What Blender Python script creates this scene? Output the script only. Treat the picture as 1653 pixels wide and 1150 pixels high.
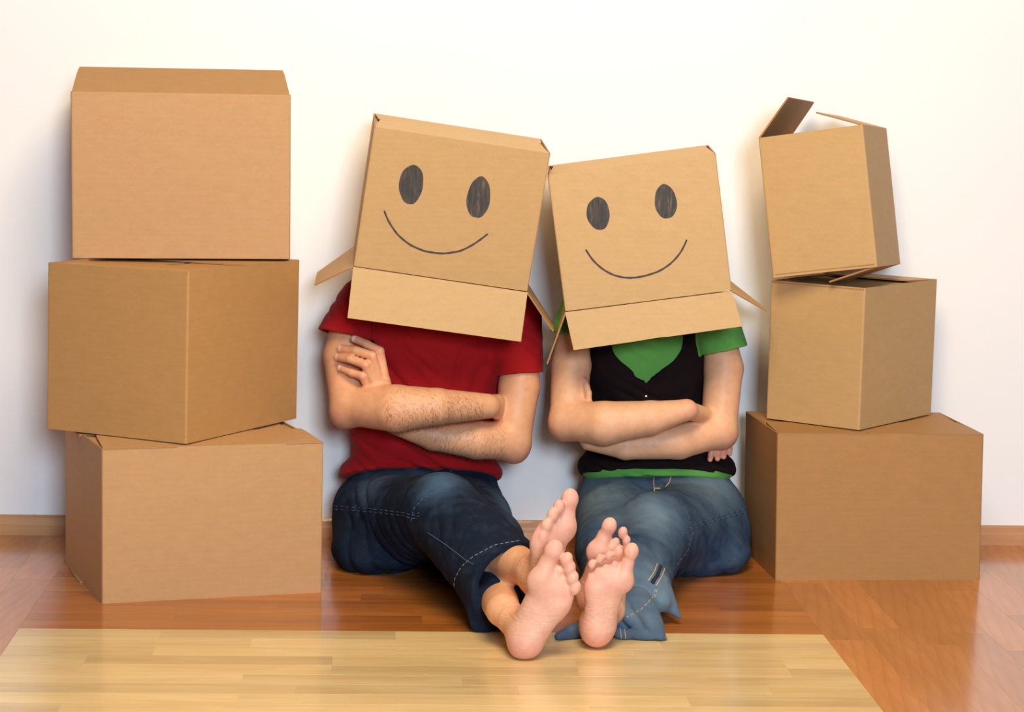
import bpy, math, random
import numpy as np
from mathutils import Vector, Matrix
from mathutils.bvhtree import BVHTree

random.seed(7); rng = np.random.default_rng(7)
S = bpy.context.scene
COL = S.collection
for o in list(bpy.data.objects): bpy.data.objects.remove(o)

# ------------------------------------------------------------------ camera
FPX, W, H = 3504.5, 1653., 1150.
CAM = np.array([-.30, -5.105, 1.09]); PITCH, ROLL, YAW = .12584, .02279, .05953
FW = np.array([math.sin(YAW)*math.cos(PITCH), math.cos(YAW)*math.cos(PITCH), -math.sin(PITCH)])
_r = np.array([math.cos(YAW), -math.sin(YAW), 0.]); _u = np.cross(_r, FW)
RT = _r*math.cos(ROLL)+_u*math.sin(ROLL); UP = _u*math.cos(ROLL)-_r*math.sin(ROLL)
cd = bpy.data.cameras.new('camera'); cam = bpy.data.objects.new('camera', cd); COL.objects.link(cam)
cd.sensor_fit = 'HORIZONTAL'; cd.sensor_width = 36.; cd.lens = FPX/W*36.
m = Matrix([[RT[0], UP[0], -FW[0], CAM[0]], [RT[1], UP[1], -FW[1], CAM[1]], [RT[2], UP[2], -FW[2], CAM[2]], [0, 0, 0, 1]])
cam.matrix_world = m; S.camera = cam

def ray(px, py): return FW+RT*(px-W/2)/FPX-UP*(py-H/2)/FPX
def A(px, py, Y):
    d = ray(px, py); return CAM+d*((Y-CAM[1])/d[1])
def AZ(px, py, Z=0.):
    d = ray(px, py); return CAM+d*((Z-CAM[2])/d[2])

# ------------------------------------------------------------------ world, lights, exposure
wd = bpy.data.worlds.new('world'); S.world = wd; wd.use_nodes = True
bg = wd.node_tree.nodes['Background']; bg.inputs[0].default_value = (.80, .86, 1., 1); bg.inputs[1].default_value = .10

def area(name, loc, target, size, power, color, sy=None):
    l = bpy.data.lights.new(name, 'AREA'); l.energy = power; l.color = color; l.size = size
    if sy: l.shape = 'RECTANGLE'; l.size_y = sy
    o = bpy.data.objects.new(name, l); COL.objects.link(o); o.location = loc
    o.rotation_euler = (Vector(target)-Vector(loc)).to_track_quat('-Z', 'Y').to_euler(); return o
area('window_light', (.62, -8.0, 2.30), (0, 0, .6), 1.4, 375, (.62, .78, 1.))
area('ceiling_lamp', (.05, -2.5, 2.8), (.0, -.1, .75), 1.25, 90, (1., .81, .56))
S.view_settings.view_transform = 'Standard'; S.view_settings.look = 'None'
S.view_settings.exposure = 0.0; S.view_settings.gamma = 1.0; S.view_settings.use_curve_mapping = False

# ------------------------------------------------------------------ materials
def lin(r, g, b):
    f = lambda c: (c/255/12.92) if c/255 <= .04045 else ((c/255+.055)/1.055)**2.4
    return (f(r), f(g), f(b), 1.)
class NT:
    def __init__(s, name):
        s.m = bpy.data.materials.new(name); s.m.use_nodes = True; s.t = s.m.node_tree; s.b = s.t.nodes['Principled BSDF']
    def n(s, ty, **kw):
        x = s.t.nodes.new(ty)
        for k, v in kw.items():
            if k.startswith('i_'):
                key = k[2:]; key = int(key) if key.isdigit() else key.replace('_', ' ')
                x.inputs[key].default_value = v
            else: setattr(x, k, v)
        return x
    def l(s, a, b): s.t.links.new(a, b)
    def coord(s, scale=(1, 1, 1), rnd=False, out='Object'):
        tc = s.n('ShaderNodeTexCoord'); mp = s.n('ShaderNodeMapping'); mp.inputs['Scale'].default_value = scale
        s.l(tc.outputs[out], mp.inputs['Vector'])
        if rnd:
            oi = s.n('ShaderNodeObjectInfo'); mu = s.n('ShaderNodeMath', operation='MULTIPLY'); mu.inputs[1].default_value = 61.
            s.l(oi.outputs['Random'], mu.inputs[0]); cx = s.n('ShaderNodeCombineXYZ')
            for i in range(3): s.l(mu.outputs[0], cx.inputs[i])
            s.l(cx.outputs[0], mp.inputs['Location'])
        return mp.outputs[0]
    def noise(s, vec, scale, detail=3, rough=.5, dist=0.):
        x = s.n('ShaderNodeTexNoise'); x.inputs['Scale'].default_value = scale; x.inputs['Detail'].default_value = detail
        x.inputs['Roughness'].default_value = rough; x.inputs['Distortion'].default_value = dist
        if vec is not None: s.l(vec, x.inputs['Vector'])
        return x.outputs['Fac']
    def ramp(s, fac, stops):
        x = s.n('ShaderNodeValToRGB'); e = x.color_ramp.elements
        while len(e) < len(stops): e.new(.5)
        for i, (p, c) in enumerate(stops): e[i].position = p; e[i].color = c
        s.l(fac, x.inputs[0]); return x.outputs[0]
    def mix(s, fac, a, b, mode='MIX'):
        x = s.n('ShaderNodeMix', data_type='RGBA', blend_type=mode)
        for v, i in ((fac, 0), (a, 6), (b, 7)):
            if isinstance(v, (int, float, tuple)): x.inputs[i].default_value = v
            else: s.l(v, x.inputs[i])
        return x.outputs[2]
    def bump(s, h, strength=.2, dist=.001, normal=None):
        x = s.n('ShaderNodeBump'); x.inputs['Strength'].default_value = strength; x.inputs['Distance'].default_value = dist
        s.l(h, x.inputs['Height'])
        if normal is not None: s.l(normal, x.inputs['Normal'])
        return x.outputs[0]
    def fin(s, col=None, rough=.6, nrm=None, **kw):
        if col is not None:
            if isinstance(col, tuple): s.b.inputs['Base Color'].default_value = col
            else: s.l(col, s.b.inputs['Base Color'])
        if isinstance(rough, (int, float)): s.b.inputs['Roughness'].default_value = rough
        else: s.l(rough, s.b.inputs['Roughness'])
        if nrm is not None: s.l(nrm, s.b.inputs['Normal'])
        for k, v in kw.items(): s.b.inputs[k.replace('_', ' ')].default_value = v
        return s.m
g3 = lambda v: (v, v, v, 1.)

def cardboard(name, c, edge=False):
    t = NT(name); v = t.coord((1, 1, 2.2), rnd=True)
    a = t.noise(v, 30, 6, .7); f = t.noise(t.coord((1, 1, 2.2), rnd=True), 420, 2, .6); big = t.noise(t.coord((1, 1, 1), rnd=True), 5, 2)
    dk = tuple(x*.92 for x in c[:3])+(1.,); lt = tuple(min(1, x*1.06) for x in c[:3])+(1.,)
    col = t.ramp(a, [(.3, dk), (.7, lt)])
    col = t.mix(.35, col, t.ramp(f, [(.25, tuple(x*.72 for x in c[:3])+(1.,)), (.75, tuple(min(1, x*1.15) for x in c[:3])+(1.,))]))
    if edge:
        w = t.n('ShaderNodeTexWave', wave_type='BANDS', bands_direction='DIAGONAL'); w.inputs['Scale'].default_value = 320; t.l(t.coord(), w.inputs['Vector'])
        col = t.mix(t.ramp(w.outputs['Fac'], [(.35, g3(0)), (.6, g3(1))]), tuple(x*.55 for x in c[:3])+(1.,), tuple(x*.95 for x in c[:3])+(1.,))
        return t.fin(col, .8)
    w = t.n('ShaderNodeTexWave', wave_type='BANDS', bands_direction='Z'); w.inputs['Scale'].default_value = 26; w.inputs['Distortion'].default_value = .4
    t.l(t.coord(), w.inputs['Vector'])
    n1 = t.bump(w.outputs['Fac'], .10, .0006); n2 = t.bump(big, .35, .006, n1)
    return t.fin(col, .62, n2, **{'Specular IOR Level': .35})
CB = cardboard('cardboard', lin(198, 158, 104)); CBE = cardboard('cardboard_edge', lin(190, 140, 88), True)
CBW = cardboard('cardboard_warm', lin(196, 150, 100)); CBD = cardboard('cardboard_golden', lin(190, 142, 86)); CBB = cardboard('cardboard_brown_shaded', lin(178, 130, 76))  # CBB: brown with shade of lower-right box and raised flap in its colour
CBF = cardboard('cardboard_pale', lin(207, 168, 114)); CBI = cardboard('cardboard_inner', lin(178, 130, 82))

def wall_mat():
    t = NT('white_wall_paint'); v = t.coord()
    n = t.noise(v, 220, 3, .6)
    return t.fin(t.ramp(t.noise(v, 1.3, 2), [(.3, lin(246, 242, 235)), (.7, lin(249, 246, 240))]), .65, t.bump(n, .06, .0006))
WALLM = wall_mat()

def wood(name, c1, c2, c3, rings=0., rough=.2, streak=(1.2, 26, 26)):
    t = NT(name)
    v = t.coord(streak, rnd=True); fine = t.noise(v, 3.0, 6, .65, .3)
    v2 = t.coord((2.2, 14, 14), rnd=True); mid = t.noise(v2, 1.6, 4, .6, .4)
    col = t.ramp(mid, [(.28, c1), (.5, c2), (.74, c3)])
    col = t.mix(.28, col, t.ramp(fine, [(.3, c1), (.7, c3)]))
    if rings:
        vr = t.coord((1.3, 7.5, 7.5), rnd=True)
        w = t.n('ShaderNodeTexWave', wave_type='RINGS', rings_direction='Z', wave_profile='SAW'); w.inputs['Scale'].default_value = 2.3
        w.inputs['Distortion'].default_value = 3.6; w.inputs['Detail'].default_value = 2; w.inputs['Detail Scale'].default_value = .8; t.l(vr, w.inputs['Vector'])
        dk = tuple(x*.72 for x in c1[:3])+(1.,)
        col = t.mix(t.ramp(w.outputs['Fac'], [(.55, g3(0)), (1., g3(rings))]), col, dk)
    oi = t.n('ShaderNodeObjectInfo')
    hs = t.n('ShaderNodeHueSaturation'); mr = t.n('ShaderNodeMapRange'); mr.inputs['To Min'].default_value = .84; mr.inputs['To Max'].default_value = 1.14
    t.l(oi.outputs['Random'], mr.inputs[0]); t.l(mr.outputs[0], hs.inputs['Value']); t.l(col, hs.inputs['Color'])
    return t.fin(hs.outputs[0], rough, t.bump(fine, .03, .0003), **{'Specular IOR Level': .55, 'Coat Weight': .35, 'Coat Roughness': .10})
CHERRY = wood('cherry_laminate', lin(160, 88, 32), lin(180, 106, 42), lin(196, 122, 54), .0, .24)
CHERRYS = wood('cherry_laminate_figured', lin(180, 108, 50), lin(194, 122, 60), lin(208, 136, 74), .30, .22)
MAPLE = wood('maple_laminate', lin(212, 174, 114), lin(228, 194, 134), lin(238, 210, 154), .0, .26)
BASEM = wood('baseboard_wood', lin(190, 128, 76), lin(206, 148, 96), lin(218, 164, 112), .0, .42, (1.0, 34, 34))

def skin(name):
    t = NT(name); a = t.n('ShaderNodeAttribute', attribute_name='tint')
    n = t.noise(t.coord(), 60, 4, .6); f = t.noise(t.coord((1, 1, 3.)), 260, 2, .6)
    col = t.mix(.20, a.outputs['Color'], t.ramp(n, [(.3, lin(196, 118, 96)), (.7, lin(240, 200, 168))]))
    # creased sole: alpha of the attribute carries how creased the skin is
    cr = t.noise(t.coord((22, 1, 60)), 2.2, 3, .6, 1.6)
    mu = t.n('ShaderNodeMath', operation='MULTIPLY'); t.l(cr, mu.inputs[0]); t.l(a.outputs['Alpha'], mu.inputs[1])
    nm = t.bump(f, .12, .0005); nm = t.bump(mu.outputs[0], .55, .004, nm)
    return t.fin(col, .48, nm, **{'Subsurface Weight': .07, 'Subsurface Scale': .012, 'Specular IOR Level': .38})
SKIN = skin('skin')

def cloth(name, c, rough=.9, bumps=900, var=.85, sheen=.15):
    t = NT(name); n = t.noise(t.coord(), 14, 4, .6)
    f = t.noise(t.coord(), bumps, 2, .6)
    col = t.ramp(n, [(.3, tuple(x*var for x in c[:3])+(1.,)), (.7, c)])
    return t.fin(col, rough, t.bump(f, .25, .0006, t.bump(n, .3, .006)), **{'Sheen Weight': sheen, 'Specular IOR Level': .2})
RED = cloth('red_jersey', lin(172, 20, 24), sheen=.05); GREEN = cloth('green_jersey', lin(104, 170, 76), sheen=.05); BLACKC = cloth('dark_brown_knit', lin(28, 14, 14), bumps=1400, sheen=0.)
HAIRM = cloth('brown_hair', lin(70, 45, 28)); 
def denim(name, dark, light):
    t = NT(name); a = t.n('ShaderNodeAttribute', attribute_name='tint')
    n = t.noise(t.coord(), 42, 5, .65)
    tw = t.n('ShaderNodeTexWave', wave_type='BANDS', bands_direction='DIAGONAL'); tw.inputs['Scale'].default_value = 330; tw.inputs['Distortion'].default_value = 1.5
    t.l(t.coord(), tw.inputs['Vector'])
    f2 = t.noise(t.coord(), 800, 2, .7)
    ad = t.n('ShaderNodeMath', operation='MULTIPLY_ADD'); t.l(a.outputs['Fac'], ad.inputs[0]); ad.inputs[1].default_value = 1.; 
    sb = t.n('ShaderNodeMath', operation='MULTIPLY_ADD'); t.l(n, sb.inputs[0]); sb.inputs[1].default_value = .30; sb.inputs[2].default_value = -.15
    t.l(sb.outputs[0], ad.inputs[2])
    col = t.ramp(ad.outputs[0], [(0., dark), (1., light)])
    col = t.mix(.10, col, t.ramp(f2, [(.3, tuple(x*.4 for x in dark[:3])+(1.,)), (.7, light)]))
    return t.fin(col, .85, t.bump(tw.outputs['Fac'], .10, .0005, t.bump(n, .35, .004)), **{'Specular IOR Level': .12})
DEN1 = denim('dark_denim', lin(8, 15, 32), lin(92, 122, 152)); DEN2 = denim('faded_denim', lin(22, 44, 74), lin(130, 154, 168))
THREAD = NT('pale_thread').fin(lin(120, 124, 130), .8); THREADB = NT('blue_thread').fin(lin(66, 84, 110), .8)
THREADO = NT('tan_thread').fin(lin(196, 170, 120), .8)
BRASS = NT('brass_metal').fin(lin(200, 165, 105), .3, Metallic=1.)
NAILM = NT('fingernail').fin(lin(240, 190, 176), .3)
AHAIR = NT('arm_hair').fin(lin(84, 58, 38), .6)
EYEW = NT('eye_white').fin(lin(235, 232, 226), .2)
def marker(name, c):
    t = NT(name); v = t.coord((60, 1, 9)); n = t.noise(v, 3, 4, .7)
    return t.fin(t.ramp(n, [(.40, lin(52, 47, 42)), (.60, lin(78, 68, 56)), (.78, c)]), .6)
MARK = marker('marker_scribble', lin(150, 118, 82)); MARKL = NT('marker_line').fin(lin(72, 58, 46), .6)

# ------------------------------------------------------------------ helpers
def link(name, me, mats=(), parent=None):
    o = bpy.data.objects.new(name, me); COL.objects.link(o)
    for mm in (mats if isinstance(mats, (list, tuple)) else [mats]): o.data.materials.append(mm)
    if parent is not None: o.parent = parent
    return o
def root_of(o):
    p = Vector((0, 0, 0))
    while o is not None: p += o.location; o = o.parent
    return np.array(p)
def mesh(name, V, Fc, mats, parent=None, smooth=False, mi=None):
    """V in world metres; placed relative to the parent chain."""
    V = np.asarray(V, float)
    if parent is not None: V = V-root_of(parent)
    me = bpy.data.meshes.new(name); me.from_pydata(V.tolist(), [], [list(map(int, f)) for f in Fc])
    o = link(name, me, mats, parent)
    if mi is not None: me.polygons.foreach_set('material_index', mi)
    me.polygons.foreach_set('use_smooth', [smooth]*len(me.polygons)); me.update(); return o
def thing(name, loc, label, cat, group=None):
    o = bpy.data.objects.new(name, None); COL.objects.link(o); o.location = loc; o.empty_display_size = .1
    o['label'] = label; o['category'] = cat
    if group: o['group'] = group
    return o
def nrm(v): v = np.asarray(v, float); return v/np.linalg.norm(v)
def boxvf(x0, x1, y0, y1, z0, z1):
    V = [(x, y, z) for z in (z0, z1) for y in (y0, y1) for x in (x0, x1)]
    return V, [(0, 2, 3, 1), (4, 5, 7, 6), (0, 1, 5, 4), (2, 6, 7, 3), (0, 4, 6, 2), (1, 3, 7, 5)]

# ------------------------------------------------------------------ the room
V, Fc = boxvf(-3.2, 3.2, 0, .12, 0, 2.9); wl = mesh('wall_back', V, Fc, WALLM); wl['kind'] = 'structure'
# baseboard: moulded profile extruded along the wall
prof = [(0, 0), (-.014, 0), (-.014, .020), (-.0125, .0215), (-.0125, .026), (-.011, .030), (-.010, .041), (-.006, .047), (0, .047)]
V = []; Fc = []
for x in (-3.2, 3.2): V += [(x, y, z) for y, z in prof]
n = len(prof)
for i in range(n-1): Fc.append((i, i+1, n+i+1, n+i))
Fc += [tuple(range(n-1, -1, -1)), tuple(range(n, 2*n))]
bb = mesh('baseboard_back', V, Fc, BASEM); bb['kind'] = 'structure'
fl = bpy.data.objects.new('floor', None)
V, Fc = boxvf(-3.2, 3.2, -4.2, .0, -.03, -.0105); fl = mesh('floor', V, Fc, CHERRY); fl['kind'] = 'structure'

def plank_mesh(L, Wd, mat):
    b = .00025; h = .010; me = bpy.data.meshes.new('plank'); x, y = L/2, Wd/2
    V = [(-x, -y, -h), (x, -y, -h), (x, y, -h), (-x, y, -h), (-x, -y, -b), (x, -y, -b), (x, y, -b), (-x, y, -b),
         (-x+b, -y+b, 0), (x-b, -y+b, 0), (x-b, y-b, 0), (-x+b, y-b, 0)]
    Fc = [(3, 2, 1, 0), (8, 9, 10, 11)]
    for a in (0, 4):
        for i in range(4): j = (i+1) % 4; Fc.append((a+i, a+j, a+4+j, a+4+i))
    me.from_pydata(V, [], Fc); me.materials.append(mat); me.update(); return me
PM = {}
def plank(cx, cy, L, Wd, mat, rz=0.):
    k = (round(L, 4), round(Wd, 4), mat.name)
    if k not in PM: PM[k] = plank_mesh(L, Wd, mat)
    o = bpy.data.objects.new('plank', PM[k]); COL.objects.link(o); o.parent = fl
    o.location = (cx, cy, 0.); o.rotation_euler = (0, 0, rz)
XL, XR, YD = -1.008, .591, -.887
def rows(x0, x1, y0, y1, wd, lens, mat, rs):
    y = y1
    while y > y0+.01:
        h = min(wd, y-y0); x = x0
        first = True
        while x < x1-.001:
            L = rs.choice(lens)
            if first: L = rs.choice([lens[0]*.4, lens[0]*.7, lens[-1]]); first = False
            if x+L > x1-.09: L = x1-x
            plank(x+L/2, y-h/2, L, h, mat); x += L
        y -= h
rs = random.Random(5)
rows(XL, XR, YD, 0, .0634, [.42, .50], CHERRY, rs)
rows(XL, XR, YD-.064*14, YD, .064, [.40, .46], MAPLE, rs)
def cols(x0, x1, y0, y1, wd, lens, mat, rs, flip):
    n = int(round((x1-x0)/wd)); wd = (x1-x0)/n
    for i in range(n):
        y = y1; first = True
        while y > y0+.001:
            L = rs.choice(lens)
            if first: L *= rs.uniform(.35, 1.); L = round(L, 2); first = False
            if y-L < y0+.1: L = y-y0
            plank(x0+wd*(i+.5), y-L/2, L, wd, mat, math.pi/2); y -= L
cols(XL-.085*9, XL, -1.8, 0, .085, [.5, .62], CHERRYS, rs, 0)
cols(XR, XR+.085*10, -1.8, 0, .085, [.5, .62], CHERRYS, rs, 1)

# ------------------------------------------------------------------ cartons
TH = .0035
def tube_body(Q0, Q1, parent, mat, name='body', bulge=.0, nz=6):
    """Four walls of a carton: rounded outer ring and inner ring, bottom quad Q0 to top quad Q1 (counter-clockwise from above)."""
    Q0 = np.array(Q0, float); Q1 = np.array(Q1, float); r = .0048; seg = 3; nx = 6
    def ring(Q, off, rr, bl):
        c = Q.mean(0); pts = []
        for i in range(4):
            p = Q[i]; a = nrm(Q[i-1]-p); b = nrm(Q[(i+1) % 4]-p)
            ins = (a+b)*off; p = p+ins
            pa = p+a*rr; pb = p+b*rr
            for k in range(seg+1):
                t = k/seg; pts.append((1-t)**2*pa+2*t*(1-t)*p+t*t*pb)
            q2 = Q[(i+1) % 4]; a2 = nrm(p-q2); b2 = nrm(Q[(i+2) % 4]-q2); e = q2+(nrm(Q[i]-q2)+b2)*off
            e0 = e+nrm(Q[i]-q2)*rr
            out = nrm(np.cross(b, Q1[i]-Q0[i]))
            for k in range(1, nx):
                t = k/nx; pts.append(pb+(e0-pb)*t+out*bl*math.sin(math.pi*t))
        return pts
    V = []; 
    for off in (0., TH):
        for j in range(nz+1):
            t = j/nz; V += ring(Q0+(Q1-Q0)*t, off, r if off == 0 else .001, bulge*math.sin(math.pi*t))
    n = len(V)//(2*(nz+1)); Fc = []; mi = []
    for s in (0, 1):
        base = s*(nz+1)*n
        for j in range(nz):
            for i in range(n):
                a, b = base+j*n+i, base+j*n+(i+1) % n
                Fc.append((a, b, b+n, a+n) if s == 0 else (b, a, a+n, b+n)); mi.append(0 if s == 0 else 2)
    I = (nz+1)*n
    for i in range(n):
        j = (i+1) % n
        Fc.append((j, i, I+i, I+j)); mi.append(1)
        a = nz*n; Fc.append((a+i, a+j, I+a+j, I+a+i)); mi.append(1)
    o = mesh(name, V, Fc, [mat, CBE, CBI], parent, False, mi)
    # smooth only the four vertical creases
    return o
def flap(P0, P1, d, length, parent, mat, up, gap=.0025, trim=.006, th=TH, name='flap', dent=None, curve=0.):
    """Board hinged on P0-P1, running out along unit vector d; up = face normal side (thickness grows the other way)."""
    P0 = np.array(P0, float); P1 = np.array(P1, float); e = nrm(P1-P0); d = nrm(d-e*np.dot(d, e)); L = np.linalg.norm(P1-P0)
    nn = nrm(np.cross(e, d)); 
    if np.dot(nn, up) < 0: nn = -nn
    ns = 12; nl = 5; V = []; 
    for s in (0, 1):
        for j in range(nl+1):
            t = j/nl
            a = gap+trim*t
            if j == nl: a += .002
            for i in range(ns+1):
                u = a+(L-2*a)*i/ns; p = P0+e*u+d*(length*t)
                k = 0.
                if dent and j == nl: 
                    k = dent[1]*math.exp(-((i/ns-dent[0])/.03)**2)
                p = p-d*k+nn*curve*math.sin(math.pi*t*.9)
                V.append(p-nn*(th*s))
    m_ = (ns+1)*(nl+1); Fc = []; mi = []
    flip = np.dot(np.cross(e, d), nn) < 0
    def add(f, k): Fc.append(f[::-1] if flip else f); mi.append(k)
    for j in range(nl):
        for i in range(ns):
            a = j*(ns+1)+i; add((a, a+1, a+ns+2, a+ns+1), 0); b = a+m_; add((b+ns+1, b+ns+2, b+1, b), 2)
    for i in range(ns):
        add((i+1, i, m_+i, m_+i+1), 1); a = nl*(ns+1)+i; add((a, a+1, m_+a+1, m_+a), 1)
    for j in range(nl):
        a = j*(ns+1); add((a, a+ns+1, m_+a+ns+1, m_+a), 1); b = a+ns; add((b+ns+1, b, m_+b, m_+b+ns+1), 1)
    return mesh(name, V, Fc, [mat, CBE, CBI], parent, False, mi)

def carton(name, label, Q0, Q1, mat, top, bottom=None, bulge=.0015, group=None):
    """top / bottom: per side (0 front, 1 right, 2 back, 3 left) tuple (angle above the plane in degrees, length share, extra height)."""
    Q0 = np.array(Q0, float); Q1 = np.array(Q1, float); c0 = Q0.mean(0); c1 = Q1.mean(0)
    r = thing(name, Vector(c0), label, 'box', group)
    tube_body(Q0, Q1, r, mat, bulge=bulge)
    for Q, C, spec, sg in ((Q1, c1, top, 1), (Q0, c0, bottom or {}, -1)):
        upv = nrm(np.cross(Q[1]-Q[0], Q[3]-Q[0]))*sg
        for k, sp in spec.items():
            ang, ln, lift = sp[:3]; kw = sp[3] if len(sp) > 3 else {}
            P0, P1 = Q[k].copy(), Q[(k+1) % 4].copy(); e = nrm(P1-P0)
            inw = nrm(np.cross(upv*sg, e)); a = math.radians(ang)
            d = inw*math.cos(a)+upv*math.sin(a)
            P0 = P0+upv*lift; P1 = P1+upv*lift
            mm = kw.pop('mat', mat)
            if lift < -.002: kw['gap'] = .0065
            if sg < 0 and abs(ang) < 1: P0 = P0+inw*.003; P1 = P1+inw*.003
            flap(P0, P1, d, ln, r, mm, upv if abs(ang) < 90 else -upv, **kw)
    return r

def quad(cx, cy, a1, w, a2, d, z=0.):
    p = np.array([cx, cy, z]); x = np.array([math.cos(a1), math.sin(a1), 0])*w; y = np.array([-math.sin(a2), math.cos(a2), 0])*d
    return [p, p+x, p+x+y, p+y]
def quadn(Q, off): return [q+np.array(off) for q in Q]

# left stack
QL1 = quad(-.8729, -.6797, .2535, .4638, .3436, .3757, .0); 
carton('cardboard_box', 'large closed cardboard box on the floor, bottom of the stack left of the man', QL1, quadn(QL1, (.0004, -.0039, .3250)), CBW,
       {1: (-.6, .15, -.004), 3: (-.6, .15, -.004), 2: (-.3, .18, .0), 0: (.2, .18, .0005, {'curve': .001})},
       {1: (0, .15, -.004), 3: (0, .15, -.004), 0: (0, .18, -.0003), 2: (0, .18, -.0003)})
zt = .3269
QL2 = quad(-.706, -.6334, 1.0368, .4206, 1.0586, .3601, zt+.002)
carton('cardboard_box', 'cardboard box turned corner-forward, middle of the stack left of the man', QL2, quadn(QL2, (.0027, .011, .3561)), CBD,
       {0: (-.6, .17, -.005), 2: (-.6, .17, -.005), 1: (-.3, .17, -.001), 3: (-1.4, .17, -.0015)},
       {0: (0, .17, -.004), 2: (0, .17, -.004), 1: (0, .17, -.0003), 3: (0, .17, -.0003)})
zt2 = .3269+.3581
def qc(cx, cy, yaw, w, d, z, rol=0., pit=0.):
    """the bottom quad and the vector function of a rigid box"""
    R = (Matrix.Rotation(yaw, 3, 'Z') @ Matrix.Rotation(rol, 3, 'Y') @ Matrix.Rotation(pit, 3, 'X'))
    R = np.array(R); o = np.array([cx, cy, z])
    f = lambda kx, ky, kz: o+R@np.array([kx*w/2, ky*d/2, kz])
    return f
f = qc(-.7588, -.165, .0887, .4734, .31, zt2+.003, -.0057)
b4 = [(-1, -1), (1, -1), (1, 1), (-1, 1)]
carton('cardboard_box', 'cardboard box with its front top flap raised, topmost on the stack left of the man',
       [f(x, y, 0) for x, y in b4], [f(x, y, .3605) for x, y in b4], CBW,
       {0: (21, .150, 0, {'trim': .008, 'mat': CBB}), 1: (-3, .14, -.004), 3: (-3, .14, -.004), 2: (30, .10, 0, {'trim': .004})},  # front flap uses darker board: its weaker light is put into the colour
       {1: (0, .15, -.004), 3: (0, .15, -.004), 0: (0, .15, 0), 2: (0, .15, 0)})
# right stack
QR1 = quad(.5789, -.4106, .049, .4697, .0598, .3183, .0)
carton('cardboard_box', 'large closed cardboard box on the floor, bottom of the stack right of the woman', QR1, quadn(QR1, (-.0092, -.0061, .3330)), CBB,  # body colour darkened to carry the light's falloff low on the right
       {1: (-.6, .15, -.004), 3: (-.6, .15, -.004), 2: (-.3, .158, 0), 0: (.2, .158, .0005)},
       {1: (0, .15, -.004), 3: (0, .15, -.004), 0: (0, .158, 0), 2: (0, .158, 0)})
zr = .3346
QR2 = quad(.7598, -.3805, .8488, .3455, .8588, .241, zr+.002)
carton('cardboard_box', 'cardboard box turned corner-forward, middle of the stack right of the woman', QR2, quadn(QR2, (.0012, .0069, .3173)), CB,
       {0: (-1.0, .12, -.004, {'mat': CB}), 2: (-1, .12, -.004), 1: (2, .12, 0, {'mat': CB}), 3: (-9, .15, -.002, {'mat': CB})},
       {0: (0, .12, -.004), 2: (0, .12, -.004), 1: (0, .12, 0), 3: (0, .12, 0)})
f = qc(.7303, -.2202, -.4225, .2385, .2607, .6785, -.156, -.045)
carton('cardboard_box', 'small leaning cardboard box with open top flaps, topmost on the stack right of the woman',
       [f(x, y, 0) for x, y in b4], [f(x, y, .3150) for x, y in b4], CB,
       {1: (22, .112, 0, {'trim': .008}), 3: (48, .112, 0, {'trim': .004}), 2: (-35, .10, 0)},
       {1: (12, .115, 0, {'trim': .004}), 3: (1, .115, 0, {'trim': .004}), 0: (-4, .12, -.004), 2: (0, .12, -.004)})

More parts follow.
